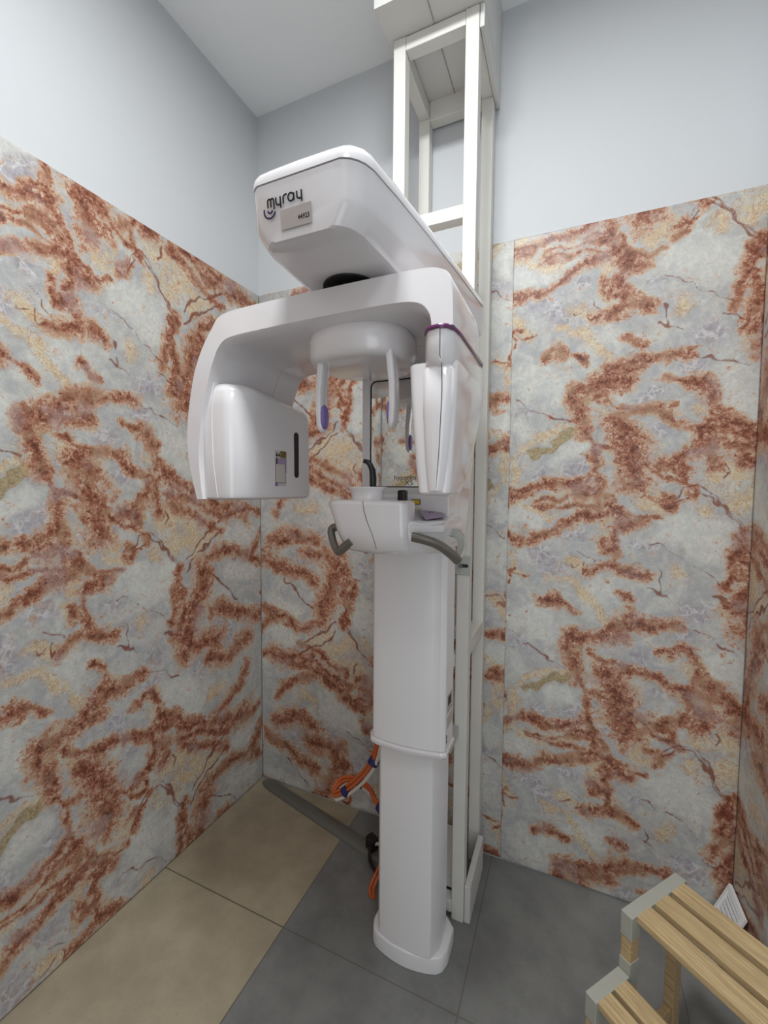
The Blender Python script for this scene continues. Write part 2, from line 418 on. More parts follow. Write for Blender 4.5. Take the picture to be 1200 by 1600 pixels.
VEINS = [
('R',27,[(-237,487),(-166,492),(-109,503),(-63,533),(-9,548),(35,567),(75,592),(100,598)]),
('O',21,[(-141,633),(-65,634),(7,643),(62,647)]),
('R',11,[(-141,633),(-65,634),(7,643),(62,647)]),
('R',27,[(74,503),(87,452),(104,469),(134,436)]),
('R',21,[(134,428),(117,507),(137,543),(164,561)]),
('R',21,[(128,405),(136,467)]),
('R',30,[(60,367),(89,378),(128,389),(174,393)]),
('R',16,[(94,655),(117,631),(132,603),(167,584)]),
('R',21,[(3,660),(25,671),(69,669)]),
('R',30,[(-111,250),(-79,264),(-55,256)]),
('R',18,[(-55,256),(-8,242),(15,223)]),
('R',13,[(-242,667),(-200,688),(-171,695)]),
('R',6,[(-241,345),(-218,373)]),
('R',6,[(-241,345),(-162,344)]),
('R',6,[(-241,345),(-268,313)]),
('R',6,[(-241,345),(-291,361)]),
('R',6,[(-241,345),(-257,388)]),
('R',6,[(-241,345),(-233,304)]),
('R',21,[(142,290),(181,268)]),
('R',36,[(-20,112),(26,129),(78,150),(114,171),(159,207),(183,220)]),
('K',4,[(-6,447),(32,424),(62,403)]),
('K',5,[(-28,392),(-23,379),(3,396)]),
('K',7,[(21,406),(30,367),(48,377)]),
('L',43,[(-157,451),(-132,456)]),
('L',54,[(-90,381),(-67,386)]),
('L',39,[(-15,495),(7,499)]),
('L',39,[(34,604),(56,608)]),
('L',50,[(-115,419),(-91,424)]),
('W',89,[(-210,565),(-168,566)]),
('W',114,[(-159,185),(-118,190)]),
('W',79,[(55,289),(92,292)]),
('O',21,[(100,586),(74,519),(68,447)]),
('O',21,[(-236,438),(-222,370),(-192,343)]),
('O',29,[(-28,405),(34,375)]),
('O',21,[(-241,623),(-190,635)]),
('O',21,[(-81,345),(5,333),(113,179)]),
('R',39,[(133,558),(155,538),(186,551)]),
('R',14,[(132,598),(167,586),(202,575),(242,574)]),
('R',25,[(269,641),(291,656)]),
('R',7,[(291,656),(336,655)]),
('R',30,[(139,397),(174,384),(209,374)]),
('R',29,[(495,545),(480,505)]),
('R',21,[(500,515),(476,448),(451,365)]),
('R',21,[(510,405),(501,342),(483,286)]),
('R',18,[(472,270),(502,255)]),
('K',7,[(304,659),(325,691),(358,704),(396,688),(421,656),(440,615),(471,575),(498,540)]),
('K',4,[(239,478),(289,457),(338,437),(376,411),(402,381),(442,355)]),
('K',5,[(234,323),(288,319),(304,305)]),
('K',7,[(246,384),(258,320)]),
('K',7,[(417,319),(465,300)]),
('O',32,[(380,626),(386,635)]),
('O',39,[(308,374),(314,384)]),
('O',43,[(230,642),(236,652)]),
('O',21,[(200,626),(206,636)]),
('O',43,[(466,619),(472,629)]),
('W',118,[(302,539),(412,497)]),
('L',61,[(360,270),(391,266)]),
('L',25,[(239,463),(206,461)]),
('R',39,[(-16,116),(-19,69),(6,20),(23,-32)]),
('R',39,[(4,106),(78,133),(150,151)]),
('R',18,[(61,76),(117,55),(186,30)]),
('K',5,[(-240,117),(-177,72),(-93,26),(-25,5)]),
('V',30,[(-160,-117),(-90,-75),(-12,-26)]),
('V',25,[(13,63),(42,107)]),
('R',16,[(23,-36),(55,-84),(130,-112)]),
('R',54,[(119,1),(150,-54),(159,-133),(173,-208)]),
('R',25,[(55,-101),(65,-174),(78,-238),(73,-302)]),
('R',27,[(-234,-272),(-178,-239),(-107,-226),(-42,-234),(9,-230),(43,-199)]),
('R',14,[(-142,-307),(-64,-310),(16,-308),(73,-315)]),
('R',21,[(103,-293),(126,-322),(167,-359)]),
('R',21,[(11,-277),(45,-264)]),
('L',72,[(-4,-177),(12,-169)]),
('L',39,[(76,-26),(90,-18)]),
('L',54,[(-128,-190),(-112,-181)]),
('L',43,[(119,-217),(133,-208)]),
('L',54,[(-197,42),(-181,49)]),
('W',118,[(-158,163),(-96,136)]),
('W',54,[(-10,-99),(-69,-133)]),
('W',54,[(-197,10),(-174,-36)]),
('O',25,[(-215,-130),(-221,-240)]),
('O',18,[(-190,-103),(-144,-60),(-32,-12)]),
('O',32,[(81,37),(101,6)]),
('O',21,[(-83,-337),(-189,-308)]),
('R',31,[(146,181),(216,206),(285,215),(324,218)]),
('K',6,[(324,218),(367,209),(403,181),(484,144)]),
('R',20,[(264,124),(309,108),(341,117)]),
('R',33,[(341,121),(371,114),(395,73)]),
('R',26,[(151,30),(222,30),(271,22),(310,-12),(347,-30),(399,-41),(446,-36),(466,-60),(509,-88)]),
('R',33,[(391,3),(430,-19)]),
('R',15,[(390,34),(403,14)]),
('R',27,[(361,-47),(369,-91),(350,-119),(298,-142),(264,-154)]),
('R',40,[(394,-80),(403,-140)]),
('R',69,[(155,-84),(185,-135),(181,-220)]),
('R',15,[(185,-131),(265,-182),(314,-207),(344,-224)]),
('R',22,[(315,-158),(327,-195)]),
('R',22,[(344,-228),(355,-240)]),
('K',8,[(354,-228),(401,-255),(431,-295),(452,-338),(479,-373),(495,-395)]),
('R',26,[(303,-281),(280,-307)]),
('K',9,[(335,-248),(303,-281)]),
('O',29,[(384,-312),(397,-316)]),
('O',62,[(461,-184),(474,-188)]),
('O',22,[(459,-274),(472,-278)]),
('O',40,[(399,-192),(412,-196)]),
('O',22,[(209,-304),(224,-308)]),
('O',29,[(241,-304),(255,-307)]),
('O',29,[(357,41),(370,36)]),
('K',10,[(436,-160),(443,-184),(431,-204)]),
('L',33,[(372,-12),(385,-9)]),
('L',59,[(203,85),(217,88)]),
('L',62,[(336,173),(349,176)]),
('L',44,[(486,-38),(498,-34)]),
('L',44,[(259,-34),(273,-31)]),
('W',88,[(450,99),(482,51)]),
('W',55,[(458,-102),(489,-115)]),
('K',9,[(466,527),(508,451)]),
('V',34,[(591,497),(541,394)]),
('R',24,[(497,443),(506,368),(460,280)]),
('R',47,[(628,508),(564,382),(525,241),(502,210)]),
('K',11,[(710,665),(580,574),(532,523)]),
('R',30,[(473,779),(538,741),(608,718),(671,688),(724,670)]),
('R',23,[(672,735),(754,797)]),
('R',56,[(797,746),(874,745)]),
('R',30,[(454,-103),(577,-125),(687,-180),(779,-185),(992,-171)]),
('K',12,[(732,-193),(628,-259),(533,-349)]),
('R',40,[(990,-280),(895,-365)]),
('R',36,[(626,-362),(729,-333),(860,-372),(988,-414)]),
('R',60,[(611,-401),(568,-525),(501,-638)]),
('R',26,[(482,-418),(467,-521),(442,-582)]),
('R',44,[(664,-569),(772,-595),(985,-684)]),
('K',10,[(653,-429),(742,-499),(822,-561)]),
('R',60,[(551,-683),(691,-695)]),
('R',50,[(646,-767),(768,-797),(889,-743)]),
('R',30,[(869,-879),(832,-960),(685,-1011)]),
('R',36,[(411,-905),(505,-979),(684,-1044),(780,-1066)]),
('O',60,[(500,-161),(574,-264),(473,-274)]),
('O',40,[(691,-727),(661,-739)]),
('O',30,[(656,-262),(572,-334)]),
('O',40,[(734,-920),(657,-911)]),
('W',110,[(508,-850),(558,-932)]),
('W',90,[(811,-264),(861,-292)]),
('W',70,[(775,-428),(912,-462)]),
('L',70,[(511,-730),(589,-778)]),
('L',60,[(708,-645),(770,-685)])]
# ------------------------------------------------------------------ marble sheet pattern (one printed tile, repeats every 0.92 m)
TU, TV = 1.22, 0.92
PX = 0.003
NU, NV = int(TU / PX), int(TV / PX)
U0 = -0.245


def pattern_tile():
    uu = (np.arange(NU) + 0.5) * PX + U0
    vv = (np.arange(NV) + 0.5) * PX
    ch = {c: np.zeros((NV, NU), np.float32) for c in 'RKOVLW'}
    for kind, w, pts in VEINS:
        w = max(w, 6) / 1000.0
        soft = {'R': 1.32, 'K': 1.05, 'O': 1.3, 'V': 1.0, 'L': 1.2, 'W': 1.0}[kind]
        rr = w * soft
        A = ch[kind]
        for (a, b1), (c, d) in zip(pts[:-1], pts[1:]):
            a, b1, c, d = a / 1000., b1 / 1000., c / 1000., d / 1000.
            for kk in range(-2, 3):
                y0, y1 = b1 + kk * TV, d + kk * TV
                i0 = int((min(a, c) - rr - U0) / PX); i1 = int((max(a, c) + rr - U0) / PX) + 2
                j0 = int((min(y0, y1) - rr) / PX); j1 = int((max(y0, y1) + rr) / PX) + 2
                i0, i1, j0, j1 = max(i0, 0), min(i1, NU), max(j0, 0), min(j1, NV)
                if i0 >= i1 or j0 >= j1: continue
                gx, gy = np.meshgrid(uu[i0:i1], vv[j0:j1])
                dx, dy = c - a, y1 - y0
                t = np.clip(((gx - a) * dx + (gy - y0) * dy) / (dx * dx + dy * dy + 1e-12), 0, 1)
                dist = np.hypot(gx - a - t * dx, gy - y0 - t * dy)
                A[j0:j1, i0:i1] = np.maximum(A[j0:j1, i0:i1], np.clip(1 - dist / rr, 0, 1))
    return ch


TILE = pattern_tile()
_rng = np.random.RandomState(5)
_NZ = [_rng.rand(64, 64).astype(np.float32) for _ in range(4)]


def vnoise(x, y, k):
    g = _NZ[k]; xi = np.floor(x).astype(int); yi = np.floor(y).astype(int)
    fx = x - xi; fy = y - yi
    fx = fx * fx * (3 - 2 * fx); fy = fy * fy * (3 - 2 * fy)
    G = lambda a, b1: g[b1 % 64, a % 64]
    return (G(xi, yi) * (1 - fx) + G(xi + 1, yi) * fx) * (1 - fy) + (G(xi, yi + 1) * (1 - fx) + G(xi + 1, yi + 1) * fx) * fy


def sample(u, v):
    wu = (vnoise(u * 11, v * 11, 0) - .5) * .034 + (vnoise(u * 34, v * 34, 1) - .5) * .022 + (vnoise(u * 90, v * 90, 2) - .5) * .003
    wv = (vnoise(u * 11, v * 11, 2) - .5) * .034 + (vnoise(u * 34, v * 34, 3) - .5) * .022 + (vnoise(u * 90, v * 90, 0) - .5) * .003
    i = ((u + wu - U0) / PX) - .5; j = ((v + wv) / PX) - .5
    i0 = np.floor(i).astype(int); j0 = np.floor(j).astype(int); fi = i - i0; fj = j - j0
    res = {}
    for c, A in TILE.items():
        g = lambda a, b1: A[b1 % NV, a % NU]
        res[c] = (g(i0, j0) * (1 - fi) + g(i0 + 1, j0) * fi) * (1 - fj) + (g(i0, j0 + 1) * (1 - fi) + g(i0 + 1, j0 + 1) * fi) * fj
    return res


def sheet(name, axis, plane, thick, a0, a1, z0, z1, uv, step=0.0045):
    """marble printed wall sheet: front grid on the room side plus a thin rim"""
    na = max(2, int((a1 - a0) / step)) + 1; nz = max(2, int((z1 - z0) / step)) + 1
    aa, zz = np.meshgrid(np.linspace(a0, a1, na), np.linspace(z0, z1, nz))
    aa = aa.ravel(); zz = zz.ravel()
    n = len(aa)
    co = np.zeros((n + 4, 3), np.float64)
    ia = 1 if axis == 'x' else 0; ip = 0 if axis == 'x' else 1
    co[:n, ia] = aa; co[:n, ip] = plane + thick; co[:n, 2] = zz
    for q, (a, z) in enumerate(((a0, z0), (a1, z0), (a1, z1), (a0, z1))):
        co[n + q, ia] = a; co[n + q, ip] = plane; co[n + q, 2] = z
    idx = np.arange(n).reshape(nz, na)
    quads = np.stack([idx[:-1, :-1], idx[:-1, 1:], idx[1:, 1:], idx[1:, :-1]], -1).reshape(-1, 4)
    c0, c1, c2, c3 = idx[0, 0], idx[0, -1], idx[-1, -1], idx[-1, 0]
    rims = [list(idx[0, ::-1]) + [n, n + 1], list(idx[:, -1][::-1]) + [n + 1, n + 2], list(idx[-1, :]) + [n + 2, n + 3], list(idx[:, 0]) + [n + 3, n]]
    me = bpy.data.meshes.new(name)
    nq = len(quads)
    loops = np.concatenate([quads.ravel()] + [np.array(r) for r in rims])
    starts = list(range(0, nq * 4, 4)); o = nq * 4
    for r in rims: starts.append(o); o += len(r)
    me.vertices.add(n + 4); me.vertices.foreach_set('co', co.ravel())
    me.loops.add(len(loops)); me.loops.foreach_set('vertex_index', loops.astype(np.int32))
    me.polygons.add(len(starts)); me.polygons.foreach_set('loop_start', np.array(starts, np.int32))
    me.update(calc_edges=True)
    u, v = uv(np.concatenate([aa, co[n:, ia]]), np.concatenate([zz, co[n:, 2]]))
    s = sample(u, v)
    for an, (r, g, b1) in (('vein', ('R', 'K', 'O')), ('tint', ('L', 'W', 'V'))):
        at = me.color_attributes.new(an, 'FLOAT_COLOR', 'POINT')
        c = np.ones((n + 4, 4), np.float32)
        c[:, 0] = s[r]; c[:, 1] = s[g]; c[:, 2] = s[b1]
        at.data.foreach_set('color', c.ravel())
    me.materials.append(M['marble'])
    ob = bpy.data.objects.new(name, me); COL.objects.link(ob)
    return struct(ob)


# ------------------------------------------------------------------ room shell
ZC = 3.2755
XR = 1.966
struct(MB().box(-0.1, 3.1, -2.7, 0.1, -0.06, 0).build('floor', M['floor'], smooth=False))
struct(MB().box(-0.1, 3.1, -2.7, 0.1, ZC, ZC + 0.06).build('ceiling', M['ceiling'], smooth=False))
struct(MB().box(-0.1, 0, -2.6, 0, 0, ZC).build('wall_left', M['wall'], smooth=False))
struct(MB().box(-0.1, XR + 0.1, 0, 0.1, 0, ZC).build('wall_back', M['wall'], smooth=False))
struct(MB().box(XR, XR + 0.1, -0.42, 0, 0, ZC).box(XR + 0.1, 3.0, -0.42, -0.32, 0, ZC).build('wall_right', M['wall'], smooth=False))
struct(MB().box(3.0, 3.1, -2.6, -0.32, 0, ZC).build('wall_side', M['wall'], smooth=False))
# wall behind the viewer with an open doorway
fwall = MB().box(-0.1, 1.35, -2.7, -2.6, 0, ZC).box(2.35, 3.1, -2.7, -2.6, 0, ZC).box(1.35, 2.35, -2.7, -2.6, 2.1, ZC)
struct(fwall.build('wall_front', M['wall'], smooth=False))
ZT = 2.44
uvl = lambda a, z: (a + 0.985, (z - 1.577) / 0.985 * 0.92)
sheet('trim_1', 'x', 0.0, 0.004, -1.22, -0.004, 0.004, ZT, uvl)
sheet('trim_2', 'x', 0.0, 0.004, -2.59, -1.222, 0.004, ZT, lambda a, z: (a + 0.985 + 1.22, (z - 1.577) / 0.985 * 0.92), 0.012)
sheet('trim_3', 'y', 0.0, -0.003, 0.005, 1.2095, 0.006, ZT, lambda a, z: (0.975 - a, 1.4146 - z))
sheet('trim_4', 'y', 0.0, -0.004, 1.2085, XR - 0.004, 0.006, ZT, lambda a, z: (a - 1.451, (z - 1.743) / 0.905 * 0.92))
sheet('trim_5', 'x', XR, -0.004, -0.42, -0.005, 0.006, ZT, lambda a, z: (0.515 - a, (z - 1.743) / 0.905 * 0.92 + 0.3))
sheet('trim_6', 'y', -2.6, 0.004, 0.006, 1.35, 0.006, ZT, lambda a, z: (a - 0.3, z + 0.2), 0.012)

# ------------------------------------------------------------------ steel post frame behind the machine
FX0, FX1, FY0, FY1 = 0.843, 1.130, -0.320, -0.012
PW = 0.043
frame = thing('steel_frame', 'tall cream painted steel post frame from floor to bulkhead behind the white machine', 'frame', (0.985, -0.16, 0))
fz = 3.0
MB().box(FX0, FX0 + PW, FY0, FY0 + PW, 0, fz).build('front_post', M['frame'], frame, 0.003)
MB().box(FX1 - PW, FX1, FY0, FY0 + PW, 0, fz).build('front_post', M['frame'], frame, 0.003)
MB().box(FX0, FX0 + PW, FY1 - PW, FY1, 0, fz).build('rear_post', M['frame'], frame, 0.003)
MB().box(FX1 - PW, FX1, FY1 - PW, FY1, 0, fz).build('rear_post', M['frame'], frame, 0.003)
xi0, xi1, yi0, yi1 = FX0 + PW, FX1 - PW, FY0 + PW, FY1 - PW
for z in (2.955, 2.372, 0.9, 0.02):
    MB().box(xi0, xi1, FY0 + 0.001, FY0 + PW, z, z + PW).build('cross_bar', M['frame'], frame, 0.003)
for z in (2.93, 0.9):
    MB().box(xi0, xi1, FY1 - PW, FY1 - 0.001, z, z + PW + (0.03 if z > 2 else 0)).build('cross_bar', M['frame'], frame, 0.003)
for z in (2.94, 0.935):
    for x in (FX0 + 0.001, FX1 - PW - 0.001 + 0.002):
        MB().box(x, x + PW - 0.002, yi0, yi1, z, z + 0.055).build('side_bar', M['frame'], frame, 0.003)
# slotted bracket plate that ties the column to the right post, with its bolt
plate = MB().box(1.076, 1.133, -0.326, -0.3205, 1.219, 1.283).box(1.076, 1.0815, -0.4475, -0.326, 1.219, 1.283).build('tie_plate', M['bracket'], frame, 0.002)
MB().prism([(1.1115 + x * 1.0, 1.250 + y) for x, y in rrect(-0.016, 0.016, -0.0055, 0.0055, 0.0054, 4)], 'y', -0.3272, -0.326).build('slot', M['dark'], plate)
MB().tube([(1.103, -0.326, 1.250), (1.103, -0.336, 1.250)], 0.0075, 6).build('bolt', M['steel'], plate)
plate2 = MB().box(1.072, 1.104, -0.43, -0.3205, 0.665, 0.70).build('tie_plate', M['bracket'], frame, 0.002)
# slab boxed around the foot of the frame
MB().box(FX1 + 0.001, FX1 + 0.022, -0.315, -0.075, 0.0, 0.135).build('foot_board', M['plaster'], frame, 0.003)
MB().box(xi0 + 0.002, xi1 - 0.002, yi0 - 0.0, yi1, 0.07, 0.12).build('foot_board', M['plaster'], frame, 0.003)

# bulkhead box under the ceiling that the frame stands up into
bh = struct(MB().box(0.822, 1.146, -0.43, -0.002, 3.002, ZC - 0.001).build('trim_7', M['plaster'], smooth=False))
struct(MB().box(FX1 + 0.0005, 1.146, -0.318, -0.004, 2.93, 3.001).build('trim_8', M['plaster'], bevel=0.004))
struct(MB().box(0.9835, 0.985, -0.4295, -0.01, 2.9985, 3.0015).build('trim_9', M['seam'], smooth=False))

# ------------------------------------------------------------------ panoramic x-ray machine
mc = thing('dental_xray_machine', 'tall white dental panoramic x-ray machine on a floor column, with overhead arm and mirror', 'x-ray machine', (0.985, -0.45, 0))
# base plate: bowed front
def bowed(x0, x1, yb, yf, bow, r, n=12):
    pts = [(x1 - 0.03, yb), (x0 + 0.03, yb), (x0, yb - 0.03)]
    for i in range(n + 1):
        t = i / n
        x = x0 + (x1 - x0) * t
        e = min(t, 1 - t) * (x1 - x0)
        yy = yf - bow * (1 - (2 * t - 1) ** 2)
        if e < r: yy += (r - math.sqrt(max(0, r * r - (r - e) ** 2)))
        pts.append((x, yy))
    pts.append((x1, yb - 0.03))
    return pts
bp = bowed(0.858, 1.115, -0.36, -0.500, 0.030, 0.032, 28)
MB().loft([at_z(bp, 0.0), at_z(bp, 0.045), at_z(scale_loop(bp, 0.965), 0.053)]).build('base_plate', M['plastic_matte'], mc, 0.003)
ic = [(0.902, -0.39), (0.884, -0.405), (0.884, -0.490), (0.897, -0.510), (0.94, -0.521), (1.03, -0.526), (1.072, -0.520), (1.092, -0.478), (1.092, -0.405), (1.074, -0.39)]
MB().loft([at_z(ic, 0.053), at_z(ic, 0.80)]).build('inner_column', M['plastic_matte'], mc, 0.004)
def sleeve_loop(g=0.0):
    x0, x1 = 0.873 - g, 1.117 + g
    pts = [(x1 - 0.02, -0.448), (x0 + 0.02, -0.448)]
    pts += [(x0, -0.462)]
    for i in range(15):
        t = i / 14; x = x0 + 0.004 + (x1 - 0.022 - x0 - 0.004) * t
        e = t * (x1 - x0)
        y = -0.548 - g - 0.022 * (1 - (1.6 * t - 0.8) ** 2)
        if e < 0.03: y += 0.03 - math.sqrt(max(0, 0.03 ** 2 - (0.03 - e) ** 2))
        pts.append((x, y))
    pts += [(x1 - 0.012, -0.556 - g), (x1, -0.545 - g), (x1, -0.460)]
    return pts
sl = MB().loft([at_z(sleeve_loop(), 0.742), at_z(sleeve_loop(), 1.345)]).build('outer_column', M['plastic_matte'], mc, 0.003)
MB().loft([at_z(sleeve_loop(0.003), 0.724), at_z(sleeve_loop(0.006), 0.730), at_z(sleeve_loop(0.006), 0.737), at_z(sleeve_loop(0.002), 0.742)]).build('rim', M['plastic'], sl, 0.0)
for z0, z1 in ((0.80, 0.835), (0.845, 0.90)):
    MB().box(1.1165, 1.1176, -0.53, -0.475, z0, z1).build('rating_plate', M['sticker'], sl)
MB().box(1.1165, 1.118, -0.52, -0.49, 0.868, 0.893).build('rating_mark', M['dark'], sl)
for z in (0.762, 0.775): MB().box(1.1165, 1.118, -0.535, -0.530, z, z + 0.010).build('rating_mark', M['dark'], sl)

# carriage that rides on the column
cp = [(-0.552, 1.343), (-0.552, 1.95), (-0.372, 1.95), (-0.340, 1.86), (-0.336, 1.74), (-0.345, 1.64), (-0.385, 1.55), (-0.41, 1.47), (-0.445, 1.38), (-0.45, 1.343)]
car = MB().prism(cp, 'x', 0.853, 1.146).build('carriage', M['plastic'], mc, 0.010, 3)
# mirror frame and mirror on the carriage front
def ring(poly_o, poly_i, y0, y1):
    mb = MB(); n = len(poly_o)
    v = [(x, y0, z) for x, z in poly_o] + [(x, y0, z) for x, z in poly_i] + [(x, y1, z) for x, z in poly_o] + [(x, y1, z) for x, z in poly_i]
    f = []
    for i in range(n):
        j = (i + 1) % n
        f += [(i, j, n + j, n + i), (2 * n + i, 3 * n + i, 3 * n + j, 2 * n + j), (i, 2 * n + i, 2 * n + j, j), (n + i, n + j, 3 * n + j, 3 * n + i)]
    return mb.add(v, f)
po = rrect(0.855, 1.144, 1.485, 1.845, 0.012, 4); pi_ = rrect(0.879, 1.118, 1.507, 1.818, 0.018, 4)
ring(po, pi_, -0.566, -0.552).build('mirror_frame', M['plastic'], car, 0.002)
pm = rrect(0.8795, 1.1175, 1.5075, 1.8175, 0.018, 4)
mir = MB().prism(pm, 'y', -0.5595, -0.5525).build('mirror', M['mirror'], car, smooth=False)
pg = rrect(0.8825, 1.1145, 1.5105, 1.8145, 0.016, 4)
ring(pm, pg, -0.5605, -0.5596).build('mirror_gasket', M['black'], car)


# ---- lettering built from flat strokes
def strokes(name, lines, w, place, mat, parent, th=0.0006):
    mb = MB()
    for ln in lines:
        ln = [Vector((a, b1)) for a, b1 in ln]
        L = []; Rr = []
        for i, q in enumerate(ln):
            t = (ln[min(i + 1, len(ln) - 1)] - ln[max(i - 1, 0)]).normalized(); nn = Vector((-t.y, t.x)) * w / 2
            L.append(q + nn); Rr.append(q - nn)
        poly = L + Rr[::-1]
        n = len(ln)
        vv = [place(*q, 0) for q in poly] + [place(*q, th) for q in poly]; m2 = 2 * n; ff = []
        for i in range(n - 1):
            a, b2, c, d = i, i + 1, m2 - 2 - i, m2 - 1 - i
            ff += [(a, b2, c, d), (m2 + d, m2 + c, m2 + b2, m2 + a)]
        for i in range(m2):
            j = (i + 1) % m2; ff.append((i, m2 + i, m2 + j, j))
        mb.add(vv, ff)
    return mb.build(name, mat, parent, smooth=False)


def arc(cx, cy, r, a0, a1, n=10, ry=None):
    ry = r if ry is None else ry
    return [(cx + r * math.cos(math.radians(a0 + (a1 - a0) * i / n)), cy + ry * math.sin(math.radians(a0 + (a1 - a0) * i / n))) for i in range(n + 1)]


def font_mesh(name, text, size, place, mat, parent, bold=False):
    cu = bpy.data.curves.new(name, 'FONT'); cu.body = text; cu.size = size; cu.resolution_u = 3
    if bold: cu.offset = size * 0.02
    tmp = bpy.data.objects.new(name + '_tmp', cu); COL.objects.link(tmp)
    bpy.context.view_layer.update()
    dg = bpy.context.evaluated_depsgraph_get()
    me0 = bpy.data.meshes.new_from_object(tmp.evaluated_get(dg))
    mb = MB().add([place(v.co.x, v.co.y, 0.0004) for v in me0.vertices], [tuple(p.vertices) for p in me0.polygons])
    bpy.data.objects.remove(tmp); bpy.data.curves.remove(cu); bpy.data.meshes.remove(me0)
    return mb.build(name, mat, parent, smooth=False)


font_mesh('mirror_lettering', 'hyperion', 0.021, lambda a, b1, t: (0.956 + a, -0.5598 - t, 1.529 + b1), M['grey_ink'], mir)
font_mesh('mirror_lettering', 'X5', 0.021, lambda a, b1, t: (0.990 + a, -0.5598 - t, 1.513 + b1), M['grey_ink'], mir)

# ---- chin rest console in front of the carriage
def console_loop(xl, xr, yf, yb=-0.545, rl=0.05, rr=0.06):
    pts = [(xr, yb), (xl, yb)]
    n = 8
    for i in range(n + 1):
        a = math.radians(180 + 90 * i / n); pts.append((xl + rl + rl * math.cos(a), yf + 0.018 + rl * 1.0 + (rl) * math.sin(a) - 0.006))
    pts.append(((xl + xr) / 2 - 0.03, yf - 0.004)); pts.append(((xl + xr) / 2 + 0.03, yf))
    for i in range(n + 1):
        a = math.radians(270 + 90 * i / n); pts.append((xr - rr + rr * math.cos(a), yf + 0.022 + rr * 1.6 + rr * 1.6 * math.sin(a)))
    return pts
con = MB().loft([at_z(console_loop(0.892, 1.140, -0.763), 1.343), at_z(console_loop(0.886, 1.150, -0.780), 1.352), at_z(console_loop(0.876, 1.156, -0.793), 1.395), at_z(console_loop(0.874, 1.157, -0.794), 1.420), at_z(console_loop(0.878, 1.153, -0.790), 1.426)]).build('console', M['plastic'], mc, 0.0, ang=50)
def upper_loop(xl, yf, xr=1.083):
    pts = [(xr, -0.735), (0.99, -0.66), (0.95, -0.60), (xl + 0.01, -0.60)]
    rl = 0.05
    for i in range(9):
        a = math.radians(180 + 90 * i / 8); pts.append((xl + rl + rl * math.cos(a), yf + 0.012 + rl + rl * math.sin(a)))
    pts += [(0.975, yf - 0.004), (1.03, yf - 0.001)]
    for i in range(5):
        a = math.radians(270 + 90 * i / 4); pts.append((xr - 0.018 + 0.018 * math.cos(a), yf + 0.024 + 0.018 * math.sin(a)))
    return pts
upc = MB().loft([at_z(upper_loop(0.908, -0.7665), 1.3445), at_z(upper_loop(0.888, -0.786), 1.356), at_z(upper_loop(0.8745, -0.7985), 1.395), at_z(upper_loop(0.8695, -0.8005), 1.415), at_z(upper_loop(0.853, -0.8045), 1.464), at_z(upper_loop(0.853, -0.8045), 1.468), at_z(upper_loop(0.859, -0.7985, 1.078), 1.474)]).build('chin_shell', M['plastic'], mc, 0.0, ang=50)
# centre seam of the shell
MB().tube([(0.978, -0.8085, 1.473), (0.981, -0.8075, 1.450), (0.988, -0.8050, 1.425), (1.000, -0.8010, 1.395), (1.006, -0.7890, 1.358)], 0.0007, 6).build('seam', M['dark'], upc)
# raised ledge under the mirror with the warning labels, and sloping touch panel shelf
led = MB().prism([(-0.548, 1.40), (-0.548, 1.492), (-0.636, 1.490), (-0.643, 1.484), (-0.645, 1.42), (-0.645, 1.40)], 'x', 0.862, 1.144).build('ledge', M['plastic'], car, 0.004, 3)
MB().box(1.0415, 1.0665, -0.6456, -0.6446, 1.4615, 1.4755).build('warning_label', M['dark'], led)
MB().box(1.0432, 1.0648, -0.6462, -0.6450, 1.4632, 1.4738).build('warning_print', M['yellow'], led)
shelf_q = [Vector(q) for q in ((1.040, -0.645, 1.442), (1.150, -0.600, 1.440), (1.158, -0.740, 1.418), (1.090, -0.785, 1.418))]
sb = MB(); sb.loft([[(q.x, q.y, 1.40) for q in shelf_q], [tuple(q) for q in shelf_q]])
shelf = sb.build('console_shelf', M['plastic'], con, 0.003)
tp = [Vector(q) for q in ((1.067, -0.662, 1.4445), (1.105, -0.606, 1.4475), (1.146, -0.678, 1.4345), (1.112, -0.738, 1.4285))]
nrm = (tp[1] - tp[0]).cross(tp[3] - tp[0]).normalized()
if nrm.z < 0: nrm = -nrm
c4 = sum(tp, Vector()) / 4
tpl = MB(); tpl.loft([[q for q in tp], [q + nrm * 0.002 for q in tp]])
touch = tpl.build('touch_panel', M['panel_lav'], con, 0.0006)
def on_touch(a, b1, t):
    q = tp[0].lerp(tp[1], a).lerp(tp[3].lerp(tp[2], a), b1); return tuple(q + nrm * (0.0021 + t))
strokes('panel_print', [[(0.42, 0.28), (0.42, 0.40)], [(0.55, 0.28), (0.55, 0.40)]], 0.07, on_touch, M['ink'], touch)
MB().loft([[(1.052, -0.655, 1.4475), (1.066, -0.632, 1.4525), (1.074, -0.640, 1.4515), (1.060, -0.663, 1.4465)], [(1.052, -0.655, 1.4485), (1.066, -0.632, 1.4535), (1.074, -0.640, 1.4525), (1.060, -0.663, 1.4475)]]).build('small_label', M['pale_yellow'], con)
